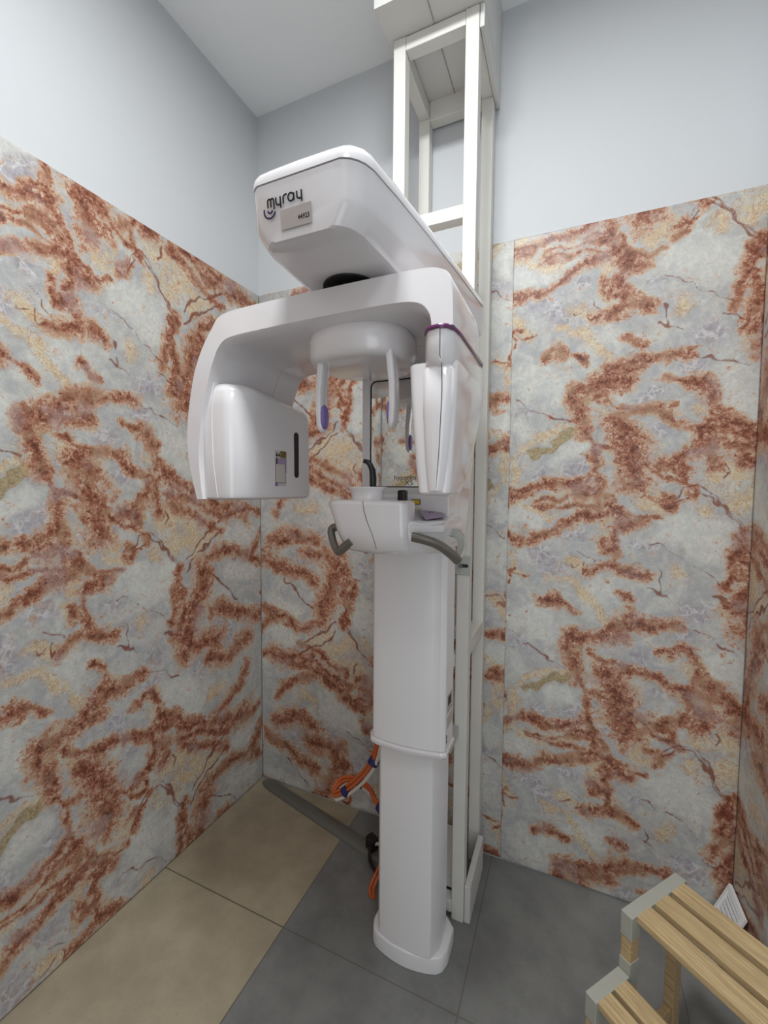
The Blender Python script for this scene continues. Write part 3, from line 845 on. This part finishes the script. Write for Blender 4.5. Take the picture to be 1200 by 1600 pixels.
# chin cup, bite stick, knob
cl = []
for z, rx, ry in ((1.472, 0.040, 0.034), (1.498, 0.042, 0.036), (1.503, 0.048, 0.041), (1.507, 0.049, 0.042), (1.5075, 0.046, 0.039), (1.490, 0.036, 0.030)):
    cl.append([(0.966 + rx * math.cos(2 * math.pi * i / 28), -0.757 + ry * math.sin(2 * math.pi * i / 28), z) for i in range(28)])
MB().loft(cl).build('chin_cup', M['plastic'], mc, ang=60)
hk = [(0.981, -0.757, 1.49), (0.981, -0.757, 1.53), (0.979, -0.757, 1.549), (0.973, -0.758, 1.562), (0.966, -0.759, 1.569), (0.957, -0.760, 1.571)]
MB().tube(hk, [0.0085, 0.0085, 0.008, 0.007, 0.006, 0.0055], 12).build('bite_stick', M['black'], mc)
MB().loft([at_z(rrect(1.028, 1.050, -0.716, -0.692, 0.006, 3), 1.42), at_z(rrect(1.028, 1.050, -0.716, -0.692, 0.006, 3), 1.497), at_z(rrect(1.031, 1.047, -0.713, -0.695, 0.005, 3), 1.5)]).build('knob', M['black'], mc)

# grab handles: bent bar plus flat plate behind it
def smooth_path(P, n=8):
    P = [Vector(q) for q in P]; out = []
    for i in range(len(P) - 1):
        p0, p1, p2, p3 = P[max(i - 1, 0)], P[i], P[i + 1], P[min(i + 2, len(P) - 1)]
        for k2 in range(n):
            t = k2 / n
            out.append(0.5 * ((2 * p1) + (-p0 + p2) * t + (2 * p0 - 5 * p1 + 4 * p2 - p3) * t * t + (-p0 + 3 * p1 - 3 * p2 + p3) * t ** 3))
    out.append(P[-1]); return out
HR = [(1.098, -0.795, 1.393), (1.128, -0.790, 1.387), (1.154, -0.779, 1.377), (1.176, -0.757, 1.357), (1.190, -0.728, 1.334)]
h1 = MB().bar(smooth_path(HR, 5), 0.018, 0.023, (0.25, -0.5, 0.8), 0.3).build('handle', M['handle'], mc, 0.002)
MB().bar(smooth_path([(1.190, -0.726, 1.336), (1.192, -0.700, 1.352), (1.186, -0.675, 1.374), (1.170, -0.660, 1.390), (1.150, -0.655, 1.393)], 4), 0.007, 0.022, (0.6, 0.2, 0.75), 0.2).build('handle_plate', M['bracket'], h1, 0.001)
HL = [(0.921, -0.704, 1.402), (0.876, -0.716, 1.402), (0.851, -0.722, 1.398), (0.845, -0.728, 1.388), (0.858, -0.740, 1.362), (0.874, -0.750, 1.343), (0.886, -0.757, 1.341), (0.905, -0.766, 1.353), (0.932, -0.775, 1.372)]
h2 = MB().bar(smooth_path(HL, 4), 0.019, 0.024, (0.35, -0.85, 0.4), 0.3).build('handle', M['handle'], mc, 0.002)

# ---- overhead hood
def hood_sec(y):
    """half widths and heights of the hood at depth y"""
    t = (y + 1.09) / (1.09 - 0.345)            # 0 front .. 1 back
    t = min(max(t, 0), 1)
    hw = 0.110 + 0.058 * t ** 0.75
    fr = max(0.0, (0.055 - (y + 1.093)) / 0.055)
    k2 = math.sqrt(max(0.0, 1 - fr * fr)) * 0.32 + 0.68 if fr > 0 else 1.0
    zs = 2.028 + 0.040 * t ** 0.8
    zm = 1.966 + 0.020 * t
    zb = 1.934
    return hw * k2, hw * k2 * 0.985, max(0.0, hw * k2 - (0.030 + 0.022 * t)), zs, zm, zb
HC = 0.994
ys = [-1.092, -1.089, -1.083, -1.073, -1.060, -1.040, -0.95, -0.8, -0.65, -0.5, -0.345]
loops = []
for y in ys:
    a, b1, c, zs, zm, zb = hood_sec(y)
    lean = lambda z: y + (2.03 - z) * 0.12 * max(0, min(1, (-0.9 - y) / 0.19))
    loops.append([(HC + x, lean(z), z) for x, z in ((-c, zb), (-c - 0.009, zb + 0.003), (-b1 * 0.975, zm - 0.004), (-b1, zm + 0.008), (-a, zs), (a, zs), (b1, zm + 0.008), (b1 * 0.98, zm - 0.004), (c + 0.009, zb + 0.003), (c, zb))])
hood = MB().loft(loops).build('overhead_hood', M['plastic'], mc, ang=28)
loops = []
for y in ys:
    a, b1, c, zs, zm, zb = hood_sec(y)
    fr = max(0.0, (0.05 - (y + 1.093)) / 0.05); h = 0.036 * (0.30 + 0.70 * math.sqrt(max(0, 1 - fr * fr)))
    a += 0.0015; yy = y - 0.0015
    prof = [(-a, zs + 0.0015), (-a, zs + h * 0.4), (-a * 0.96, zs + h * 0.72), (-a * 0.86, zs + h * 0.93), (-a * 0.6, zs + h), (0, zs + h * 1.04), (a * 0.6, zs + h), (a * 0.86, zs + h * 0.93), (a * 0.96, zs + h * 0.72), (a, zs + h * 0.4), (a, zs + 0.0015)]
    loops.append([(HC + x, yy, z) for x, z in prof])
MB().loft(loops).build('hood_cap', M['plastic'], hood, ang=40)
# dark recess around the pivot under the hood
MB().tube([(0.985, -0.885, 1.9300), (0.985, -0.885, 1.9335)], 0.058, 32).build('pivot_recess', M['black'], hood)
MB().tube([(0.985, -0.84, 1.90), (0.985, -0.84, 1.936)], 0.045, 32).build('pivot', M['plastic'], mc)

FACE_Y = -1.0945
def on_face(x, z, t): return (x, FACE_Y + (2.03 - z) * 0.12 - 0.0004 - t, z)
# brand lettering on the hood front: rounded strokes, and the smile arcs under the first letter
def LT(pts, ox): return [(0.9325 + ox + a * 0.001, 1.9885 + b1 * 0.001) for a, b1 in pts]
WR = []
WR += [LT([(0, 0), (0, 9.5)] + arc(3.2, 9.5, 3.2, 180, 0, 8) + [(6.4, 0)], 0)]
WR += [LT([(6.4, 9.5)] + arc(9.6, 9.5, 3.2, 180, 0, 8) + [(12.8, -4.5)], 0)]
def yy(o): return [LT([(0, 12.5), (0, 5)] + arc(4.6, 5, 4.6, 180, 270, 6) + [(9.2, 0.4)], o), LT([(9.2, 12.5), (9.2, -5.0)], o)]
WR += yy(0.0175)
WR += [LT([(0, 0), (0, 7.0)] + arc(5.0, 7.6, 5.0, 180, 90, 6) + [(8, 12.5)], 0.0325)]
WR += [LT(arc(5.8, 6.4, 5.8, 0, 360, 24, 6.1), 0.0425), LT([(11.7, 11.5), (11.7, 0)], 0.0425)]
WR += yy(0.0605)
strokes('hood_lettering', WR, 0.0027, on_face, M['ink'], hood)
strokes('hood_emblem', [arc(0.9355, 1.9835, 0.0118, 160, 345, 16), ], 0.0028, on_face, M['violet_ink'], hood)
strokes('hood_emblem', [arc(0.9365, 1.9845, 0.0048, 185, 350, 10)], 0.0028, on_face, M['violet_ink'], hood)
stk = MB().add([on_face(*q, t) for t in (0, 0.0005) for q in ((0.9575, 1.9480), (1.0195, 1.9475), (1.0195, 1.9795), (0.9575, 1.9785))], [(0, 1, 2, 3), (7, 6, 5, 4), (0, 4, 5, 1), (1, 5, 6, 2), (2, 6, 7, 3), (3, 7, 4, 0)]).build('asset_sticker', M['sticker'], hood, smooth=False)
font_mesh('sticker_number', '44923', 0.0105, lambda a, b1, t: on_face(0.9925 + a * 0.90, 1.9570 + b1, 0.0006 + t), M['ink'], stk, True)

# ---- rotating C arm
OUT = [(.577, 1.474), (.556, 1.55), (.547, 1.62), (.553, 1.69), (.572, 1.775), (.599, 1.835), (.632, 1.880), (.666, 1.9105), (.77, 1.918), (.906, 1.920), (1.03, 1.921), (1.120, 1.921), (1.168, 1.919), (1.193, 1.912), (1.209, 1.896), (1.2155, 1.86), (1.217, 1.806)]
INN = [(.602, 1.474), (.594, 1.56), (.600, 1.63), (.611, 1.69), (.633, 1.765), (.648, 1.803), (.662, 1.828), (.695, 1.8435), (.80, 1.849), (.905, 1.852), (1.03, 1.853), (1.110, 1.852), (1.142, 1.846), (1.157, 1.836), (1.166, 1.822), (1.169, 1.813), (1.170, 1.806)]
def dense(P, n=4):
    return [(q.x, q.y) for q in smooth_path([(a, b1, 0) for a, b1 in P], n)]
OUT = [(x + (0.006 if x > 1.1 else 0), z) for x, z in OUT]
INN = [(x + (0.004 if x > 1.1 else 0), z) for x, z in INN]
OUT = dense(OUT); INN = dense(INN)
def arm_loops(y0, y1, rnd0, rnd1):
    lo = []
    for (ox, oz), (ix, iz) in zip(OUT, INN):
        o_, i_ = Vector((ox, oz)), Vector((ix, iz)); d = (i_ - o_)
        def P(f, y):
            q = o_ + d * f; return (q.x, y, q.y)
        lp = []
        if rnd0: lp += [P(0.03, y0 + 0.002), P(0.0, y0 + 0.008)]
        else: lp += [P(0, y0)]
        if rnd1:
            lp += [P(0, y1 - 0.10), P(0.10, y1 - 0.055), P(0.35, y1 - 0.02), P(0.62, y1), P(1.0, y1)]
        else: lp += [P(0, y1), P(1.0, y1)]
        if rnd0: lp += [P(1.0, y0 + 0.03), P(0.90, y0 + 0.005), P(0.86, y0)]
        else: lp += [P(1.0, y0)]
        lo.append(lp)
    return lo
arm = MB().loft(arm_loops(-0.93, -0.702, True, False)).build('c_arm', M['plastic'], mc, ang=38)
MB().loft(arm_loops(-0.700, -0.60, False, True)).build('back_cover', M['plastic'], arm, ang=38)

# ---- tube head hanging inside the left end of the arm
def th_loop(k2, z):
    # k2: inset
    x0, x1 = 0.592 + k2 * 0.2, 0.703 - k2
    yf, yb = -0.922 + k2, -0.640 - k2 * 0.6
    pts = [(x0, yb), (x0, yf + 0.01), (x0 + 0.008, yf + 0.001), (0.635, yf)]
    for i in range(9):
        a = math.radians(270 + 90 * i / 8); pts.append((x1 - 0.045 + 0.045 * math.cos(a), yf + 0.075 + 0.075 * math.sin(a)))
    pts.append((x1, yb + 0.02)); pts.append((x1 - 0.006, yb + 0.006)); pts.append((x1 - 0.02, yb))
    return [(x, y, z) for x, y in pts]
def top_slope(lp, amt):
    return [(x, y, z - amt * max(0, (y + 0.86)) / 0.22) for x, y, z in lp]
tl = [th_loop(0.010, 1.4725), th_loop(0.002, 1.478), th_loop(0.0, 1.488), th_loop(0.0, 1.60), th_loop(0.002, 1.70)]
tl += [top_slope(th_loop(0.005, 1.735), 0.018), top_slope(th_loop(0.010, 1.748), 0.022), top_slope(th_loop(0.018, 1.756), 0.024), top_slope(th_loop(0.032, 1.759), 0.024)]
tube_head = MB().loft(tl).build('tube_head', M['plastic'], mc, ang=40)
MB().tube([(0.628, -0.917, 1.757), (0.626, -0.9215, 1.735), (0.624, -0.9224, 1.65), (0.628, -0.9224, 1.56), (0.640, -0.9220, 1.478)], 0.0008, 6).build('seam', M['seam_light'], tube_head)
MB().prism(rrect(-0.695, -0.674, 1.532, 1.662, 0.0104, 5), 'x', 0.702, 0.7038).build('beam_window', M['black'], tube_head)
lab = MB().box(0.7025, 0.7034, -0.782, -0.732, 1.508, 1.604).build('specification_label', M['label_white'], tube_head, smooth=False)
MB().box(0.7032, 0.7037, -0.759, -0.733, 1.585, 1.603).build('label_print', M['olive_label'], lab, smooth=False)
MB().box(0.7032, 0.7037, -0.772, -0.732, 1.567, 1.584).build('label_band', M['panel_lav'], lab, smooth=False)
MB().box(0.7032, 0.7037, -0.737, -0.732, 1.545, 1.5669).build('label_band', M['panel_lav'], lab, smooth=False)
MB().box(0.7032, 0.7037, -0.782, -0.771, 1.508, 1.516).build('label_band', M['lavender'], lab, smooth=False)
MB().box(0.7032, 0.7037, -0.778, -0.7725, 1.567, 1.584).build('label_print', M['ink'], lab, smooth=False)
for y in (-0.7745, -0.7645): MB().prism([(y - 0.005, 1.588), (y + 0.005, 1.588), (y, 1.599)], 'x', 0.7032, 0.7037).build('warning_triangle', M['ink'], lab, smooth=False)
for y0, y1, z0, z1 in ((-0.781, -0.7795, 1.516, 1.566), (-0.781, -0.737, 1.516, 1.518), (-0.7385, -0.737, 1.516, 1.566)): MB().box(0.7032, 0.7036, y0, y1, z0, z1).build('label_border', M['grey_ink'], lab, smooth=False)

# ---- detector on the right end of the arm
col_lp = lambda z, k2=0.0: at_z([(1.174, -0.640), (1.162, -0.70), (1.160 + k2, -0.88), (1.164 + k2, -0.912), (1.176 + k2, -0.930 + k2), (1.196, -0.937 + k2), (1.210 - k2, -0.931 + k2), (1.220 - k2, -0.912), (1.2235 - k2, -0.88), (1.2235 - k2, -0.66), (1.216, -0.625)], z)
det = MB().loft([col_lp(1.728, 0.014), col_lp(1.736, 0.006), col_lp(1.748), col_lp(1.801)]).build('detector', M['plastic'], mc, ang=45)
MB().loft([col_lp(1.7995, -0.0025), col_lp(1.8015, -0.0035), col_lp(1.8055, -0.0035), col_lp(1.8075, -0.002)]).build('purple_trim', M['purple'], mc, ang=50)
dl = []
for z, xl, xr, yf, yb, r in ((1.492, 1.153, 1.207, -0.899, -0.800, 0.008), (1.496, 1.148, 1.212, -0.903, -0.795, 0.012), (1.54, 1.142, 1.217, -0.906, -0.750, 0.014), (1.62, 1.136, 1.221, -0.910, -0.688, 0.014), (1.70, 1.130, 1.2245, -0.910, -0.640, 0.014), (1.745, 1.127, 1.2250, -0.908, -0.622, 0.014), (1.750, 1.130, 1.2242, -0.902, -0.622, 0.012)):
    dl.append(at_z(rrect(xl, xr, yf, yb, r, 4), z))
dcase = MB().loft(dl).build('detector_case', M['plastic'], det, ang=40)
# raised centre face with its seam
fl_ = []
for z, xl, xr, yf in ((1.500, 1.165, 1.206, -0.909), (1.56, 1.161, 1.213, -0.915), (1.65, 1.158, 1.220, -0.922), (1.730, 1.160, 1.223, -0.925), (1.738, 1.164, 1.219, -0.920)):
    fl_.append(at_z([(xl, yf + 0.02), (xl + 0.004, yf + 0.006), (xl + 0.012, yf), ((xl + xr) / 2, yf - 0.003), (xr - 0.014, yf), (xr - 0.004, yf + 0.007), (xr, yf + 0.022)], z))
face = MB().loft(fl_).build('detector_face', M['plastic'], dcase, ang=40)
MB().tube([(1.200, -0.9372, 1.800), (1.200, -0.9372, 1.752), (1.201, -0.928, 1.737), (1.2020, -0.9265, 1.700), (1.200, -0.9240, 1.65), (1.195, -0.9178, 1.57), (1.188, -0.9105, 1.502)], 0.0007, 6).build('seam', M['dark'], face)

# ---- head support with two temple rods, hanging under the arm
def hs(k2, z, dy=0.0):
    pts = []
    for i in range(40):
        a = 2 * math.pi * i / 40
        c, s_ = math.cos(a), math.sin(a)
        x = 0.124 * k2 * math.copysign(abs(c) ** 0.8, c); y = (0.125 if s_ > 0 else 0.105) * k2 * math.copysign(abs(s_) ** 0.85, s_)
        pts.append((0.972 + x, -0.800 + dy + y, z))
    return pts
sup = MB().loft([hs(0.86, 1.786, 0.008), hs(0.93, 1.788, 0.006), hs(0.965, 1.793, 0.003), hs(0.985, 1.803), hs(1.0, 1.832), hs(0.99, 1.845), hs(0.95, 1.853)]).build('head_support', M['plastic'], mc, ang=50)
for sx, xc in ((-1, 0.893), (1, 1.071)):
    lo = []
    for z, dx, w, d in ((1.805, 0.006, 0.017, 0.036), (1.78, 0.003, 0.017, 0.036), (1.73, -0.002, 0.015, 0.035), (1.68, -0.003, 0.014, 0.034), (1.648, -0.001, 0.013, 0.032), (1.637, 0.001, 0.010, 0.026), (1.633, 0.002, 0.006, 0.016)):
        cx = xc + sx * dx * -1
        lo.append(at_z(rrect(cx - w / 2, cx + w / 2, -0.850 - d / 2, -0.850 + d / 2, min(w, d) * 0.35, 3), z))
    rod = MB().loft(lo).build('temple_rod', M['plastic'], sup, ang=50)
    pad = []
    xi = xc - sx * 0.006
    for z, w in ((1.640, 0.004), (1.645, 0.009), (1.655, 0.0115), (1.675, 0.012), (1.688, 0.010), (1.695, 0.004)):
        pad.append([(xi + w * 0.55 * math.cos(2 * math.pi * i / 14), -0.850 + 0.0155 * (w / 0.012) * math.sin(2 * math.pi * i / 14), z) for i in range(14)])
    MB().loft(pad).build('temple_pad', M['lavender'], rod, ang=60)
# dark slot in the support by the right rod
MB().tube([(1.040, -0.885, 1.797), (1.065, -0.868, 1.803), (1.080, -0.845, 1.806)], 0.0016, 6).build('slot', M['dark'], sup)

# ------------------------------------------------------------------ cables and floor trunking
cb = thing('cable_loop', 'loop of orange and white cables with navy ties hanging under the column sleeve', 'cables', (0.80, -0.30, 0.27))
base = [(0.868, -0.428, 0.735), (0.855, -0.415, 0.66), (0.83, -0.39, 0.575), (0.79, -0.36, 0.49), (0.735, -0.33, 0.41), (0.67, -0.305, 0.335), (0.622, -0.295, 0.293), (0.600, -0.288, 0.282), (0.598, -0.268, 0.296), (0.625, -0.250, 0.322), (0.68, -0.255, 0.338), (0.75, -0.275, 0.340), (0.80, -0.330, 0.345), (0.872, -0.375, 0.335)]
offs = [(-0.010, 0.004, 0.008, 'orange'), (-0.002, -0.005, 0.001, 'orange'), (0.008, -0.006, -0.011, 'cable_white'), (-0.004, 0.010, -0.004, 'orange')]
for dx, dy, dz, cname in offs:
    MB().tube(smooth_path([(x + dx, y + dy, z + dz) for x, y, z in base], 6), 0.0062 if cname == 'orange' else 0.0065, 10).build('cable', M[cname], cb)
for a, b1, c, t in ((0.812, -0.376, 0.530, (0.04, 0.03, 0.085)), (0.660, -0.303, 0.325, (0.06, 0.02, 0.065)), (0.70, -0.258, 0.339, (0.07, -0.01, 0.01)), (0.832, -0.350, 0.343, (0.07, -0.045, -0.01))):
    tv = Vector(t).normalized()
    MB().tube([Vector((a, b1, c)) - tv * 0.012, Vector((a, b1, c)) + tv * 0.012], 0.0195, 12).build('cable_tie', M['blue'], cb)
# floor run at the foot
fb = thing('floor_cables', 'black and orange cables with black connector on the floor behind the column foot', 'cables', (0.75, -0.19, 0))
MB().box(-0.022, 0.022, -0.018, 0.018, 0.0, 0.05, Matrix.Translation((0.722, -0.195, 0.026)) @ Matrix.Rotation(math.radians(-25), 4, 'Z')).build('connector', M['black'], fb, 0.004)
MB().tube(smooth_path([(0.740, -0.200, 0.055), (0.765, -0.205, 0.066), (0.80, -0.23, 0.075), (0.86, -0.28, 0.09)], 6), 0.006, 8).build('cable', M['cable_white'], fb)
MB().tube(smooth_path([(0.722, -0.210, 0.045), (0.730, -0.235, 0.015), (0.765, -0.262, 0.008), (0.82, -0.29, 0.008), (0.88, -0.31, 0.02)], 6), 0.0065, 8).build('cable', M['black'], fb)
for k2 in range(2):
    MB().tube(smooth_path([(0.86 + 0.01 * k2, -0.30, 0.20), (0.822 + 0.012 * k2, -0.285, 0.12), (0.795 + 0.014 * k2, -0.300, 0.05), (0.782 + 0.014 * k2, -0.335, 0.012), (0.80 + 0.014 * k2, -0.37, 0.008)], 6), 0.006, 8).build('cable', M['orange'], fb)

# grey trunking strip
ts = Vector((0.030, -0.024, 0)); te = Vector((0.775, -0.200, 0)); tdir = (te - ts).normalized(); tn = Vector((-tdir.y, tdir.x, 0))
lo = []
for t, w, h in ((0.0, 0.012, 0.004), (0.03, 0.024, 0.012), (0.08, 0.031, 0.016), (0.5, 0.034, 0.018), (1.0, 0.034, 0.018)):
    c = ts.lerp(te, t)
    lo.append([c + tn * w * a + Vector((0, 0, h * b1 + 0.0005)) for a, b1 in ((-1, 0), (-0.98, 0.3), (-0.75, 0.75), (-0.35, 0.97), (0, 1), (0.35, 0.97), (0.75, 0.75), (0.98, 0.3), (1, 0))])
tag(MB().loft(lo).build('cable_trunking', M['strip'], ang=50), 'long domed grey cable trunking strip lying on the floor from wall corner to column', 'cable cover')

# ------------------------------------------------------------------ slatted step bench
BX = Vector((1.5744, -0.5383, 0)); ed = Vector((0.1495, 0.1807, 0)).normalized(); gd = Vector((ed.y, -ed.x, 0))
bang = math.atan2(gd.y, gd.x)
bn = thing('step_bench', 'two tier slatted wooden step bench with grey end caps in the right foreground', 'bench', BX, bang)
def bm_box(l0, l1, w0, w1, z0, z1):   # l along slats, w along the cap (away from viewer)
    return MB().box(l0, l1, w0, w1, z0, z1, Matrix.Translation(BX) @ Matrix.Rotation(bang, 4, 'Z'))
ZU, ZL, LEN, CW = 0.450, 0.300, 0.62, 0.030
for e0 in (0.0, LEN - CW):
    s0, s1 = e0, e0 + CW
    bm_box(s0, s1, 0.0, 0.2345, ZU - 0.030, ZU).box(s0, s1, 0.0, 0.036, ZU - 0.062, ZU - 0.028, Matrix.Translation(BX) @ Matrix.Rotation(bang, 4, 'Z')).box(s0, s1, 0.1985, 0.2345, ZU - 0.062, ZU - 0.028, Matrix.Translation(BX) @ Matrix.Rotation(bang, 4, 'Z')).build('end_cap', M['cap'], bn, 0.0025)
    bm_box(s0, s1, -0.125, -0.001, ZL - 0.030, ZL).box(s0, s1, -0.125, -0.089, ZL - 0.062, ZL - 0.028, Matrix.Translation(BX) @ Matrix.Rotation(bang, 4, 'Z')).build('end_cap', M['cap'], bn, 0.0025)
    bm_box(s0 + 0.0005, s1 - 0.0005, -0.0005, 0.0365, ZL - 0.032, ZL + 0.030).build('collar', M['cap'], bn, 0.0015)
    bm_box(s0 + 0.002, s1 - 0.002, 0.002, 0.034, 0, ZU - 0.05).build('leg', M['wood'], bn, 0.002)
    bm_box(s0 + 0.002, s1 - 0.002, 0.2005, 0.2325, 0, ZU - 0.05).build('leg', M['wood'], bn, 0.002)
    bm_box(s0 + 0.002, s1 - 0.002, -0.123, -0.091, 0, ZL - 0.05).build('leg', M['wood'], bn, 0.002)
    bm_box(s0 + 0.006, s1 - 0.006, -0.091, 0.2005, 0.06, 0.09).build('stretcher', M['wood'], bn, 0.002)
for w0 in (0.020, 0.093, 0.166):
    bm_box(CW - 0.004, LEN - CW + 0.004, w0, w0 + 0.056, ZU - 0.020, ZU - 0.001).build('slat', M['wood'], bn, 0.003)
for w0 in (-0.117, -0.058):
    bm_box(CW - 0.004, LEN - CW + 0.004, w0, w0 + 0.047, ZL - 0.020, ZL - 0.001).build('slat', M['wood'], bn, 0.003)

# ------------------------------------------------------------------ loose vent cover leaning in the corner
v_top0, v_top1 = Vector((XR - 0.012, -0.014, 0.200)), Vector((XR - 0.012, -0.150, 0.203))
dn = Vector((-0.085, -0.010, -0.199))
vc = thing('vent_cover', 'loose white louvred vent cover leaning in the corner behind the bench', 'vent cover', (XR - 0.06, -0.09, 0.0))
va = (v_top1 - v_top0).normalized(); vd = dn.normalized(); vn = va.cross(vd).normalized()
if vn.x > 0: vn = -vn
vm = Matrix((va, vd, vn)).transposed().to_4x4(); vm.translation = v_top0
Lv = dn.length - 0.002; Wv = (v_top1 - v_top0).length
fr = MB().box(0, Wv, 0, 0.018, -0.004, 0.006, vm).box(0, Wv, Lv - 0.018, Lv, -0.004, 0.006, vm).box(0, 0.016, 0.018, Lv - 0.018, -0.004, 0.006, vm).box(Wv - 0.016, Wv, 0.018, Lv - 0.018, -0.004, 0.006, vm).build('vent_frame', M['vent'], vc, 0.0015)
MB().box(0.014, Wv - 0.014, 0.016, Lv - 0.016, -0.004, -0.002, vm).build('vent_back', M['dark'], vc)
for i in range(12):
    y = 0.022 + i * (Lv - 0.044) / 11.5
    MB().box(0.015, Wv - 0.015, y, y + 0.0085, -0.001, 0.004, vm).build('louvre', M['vent'], vc)
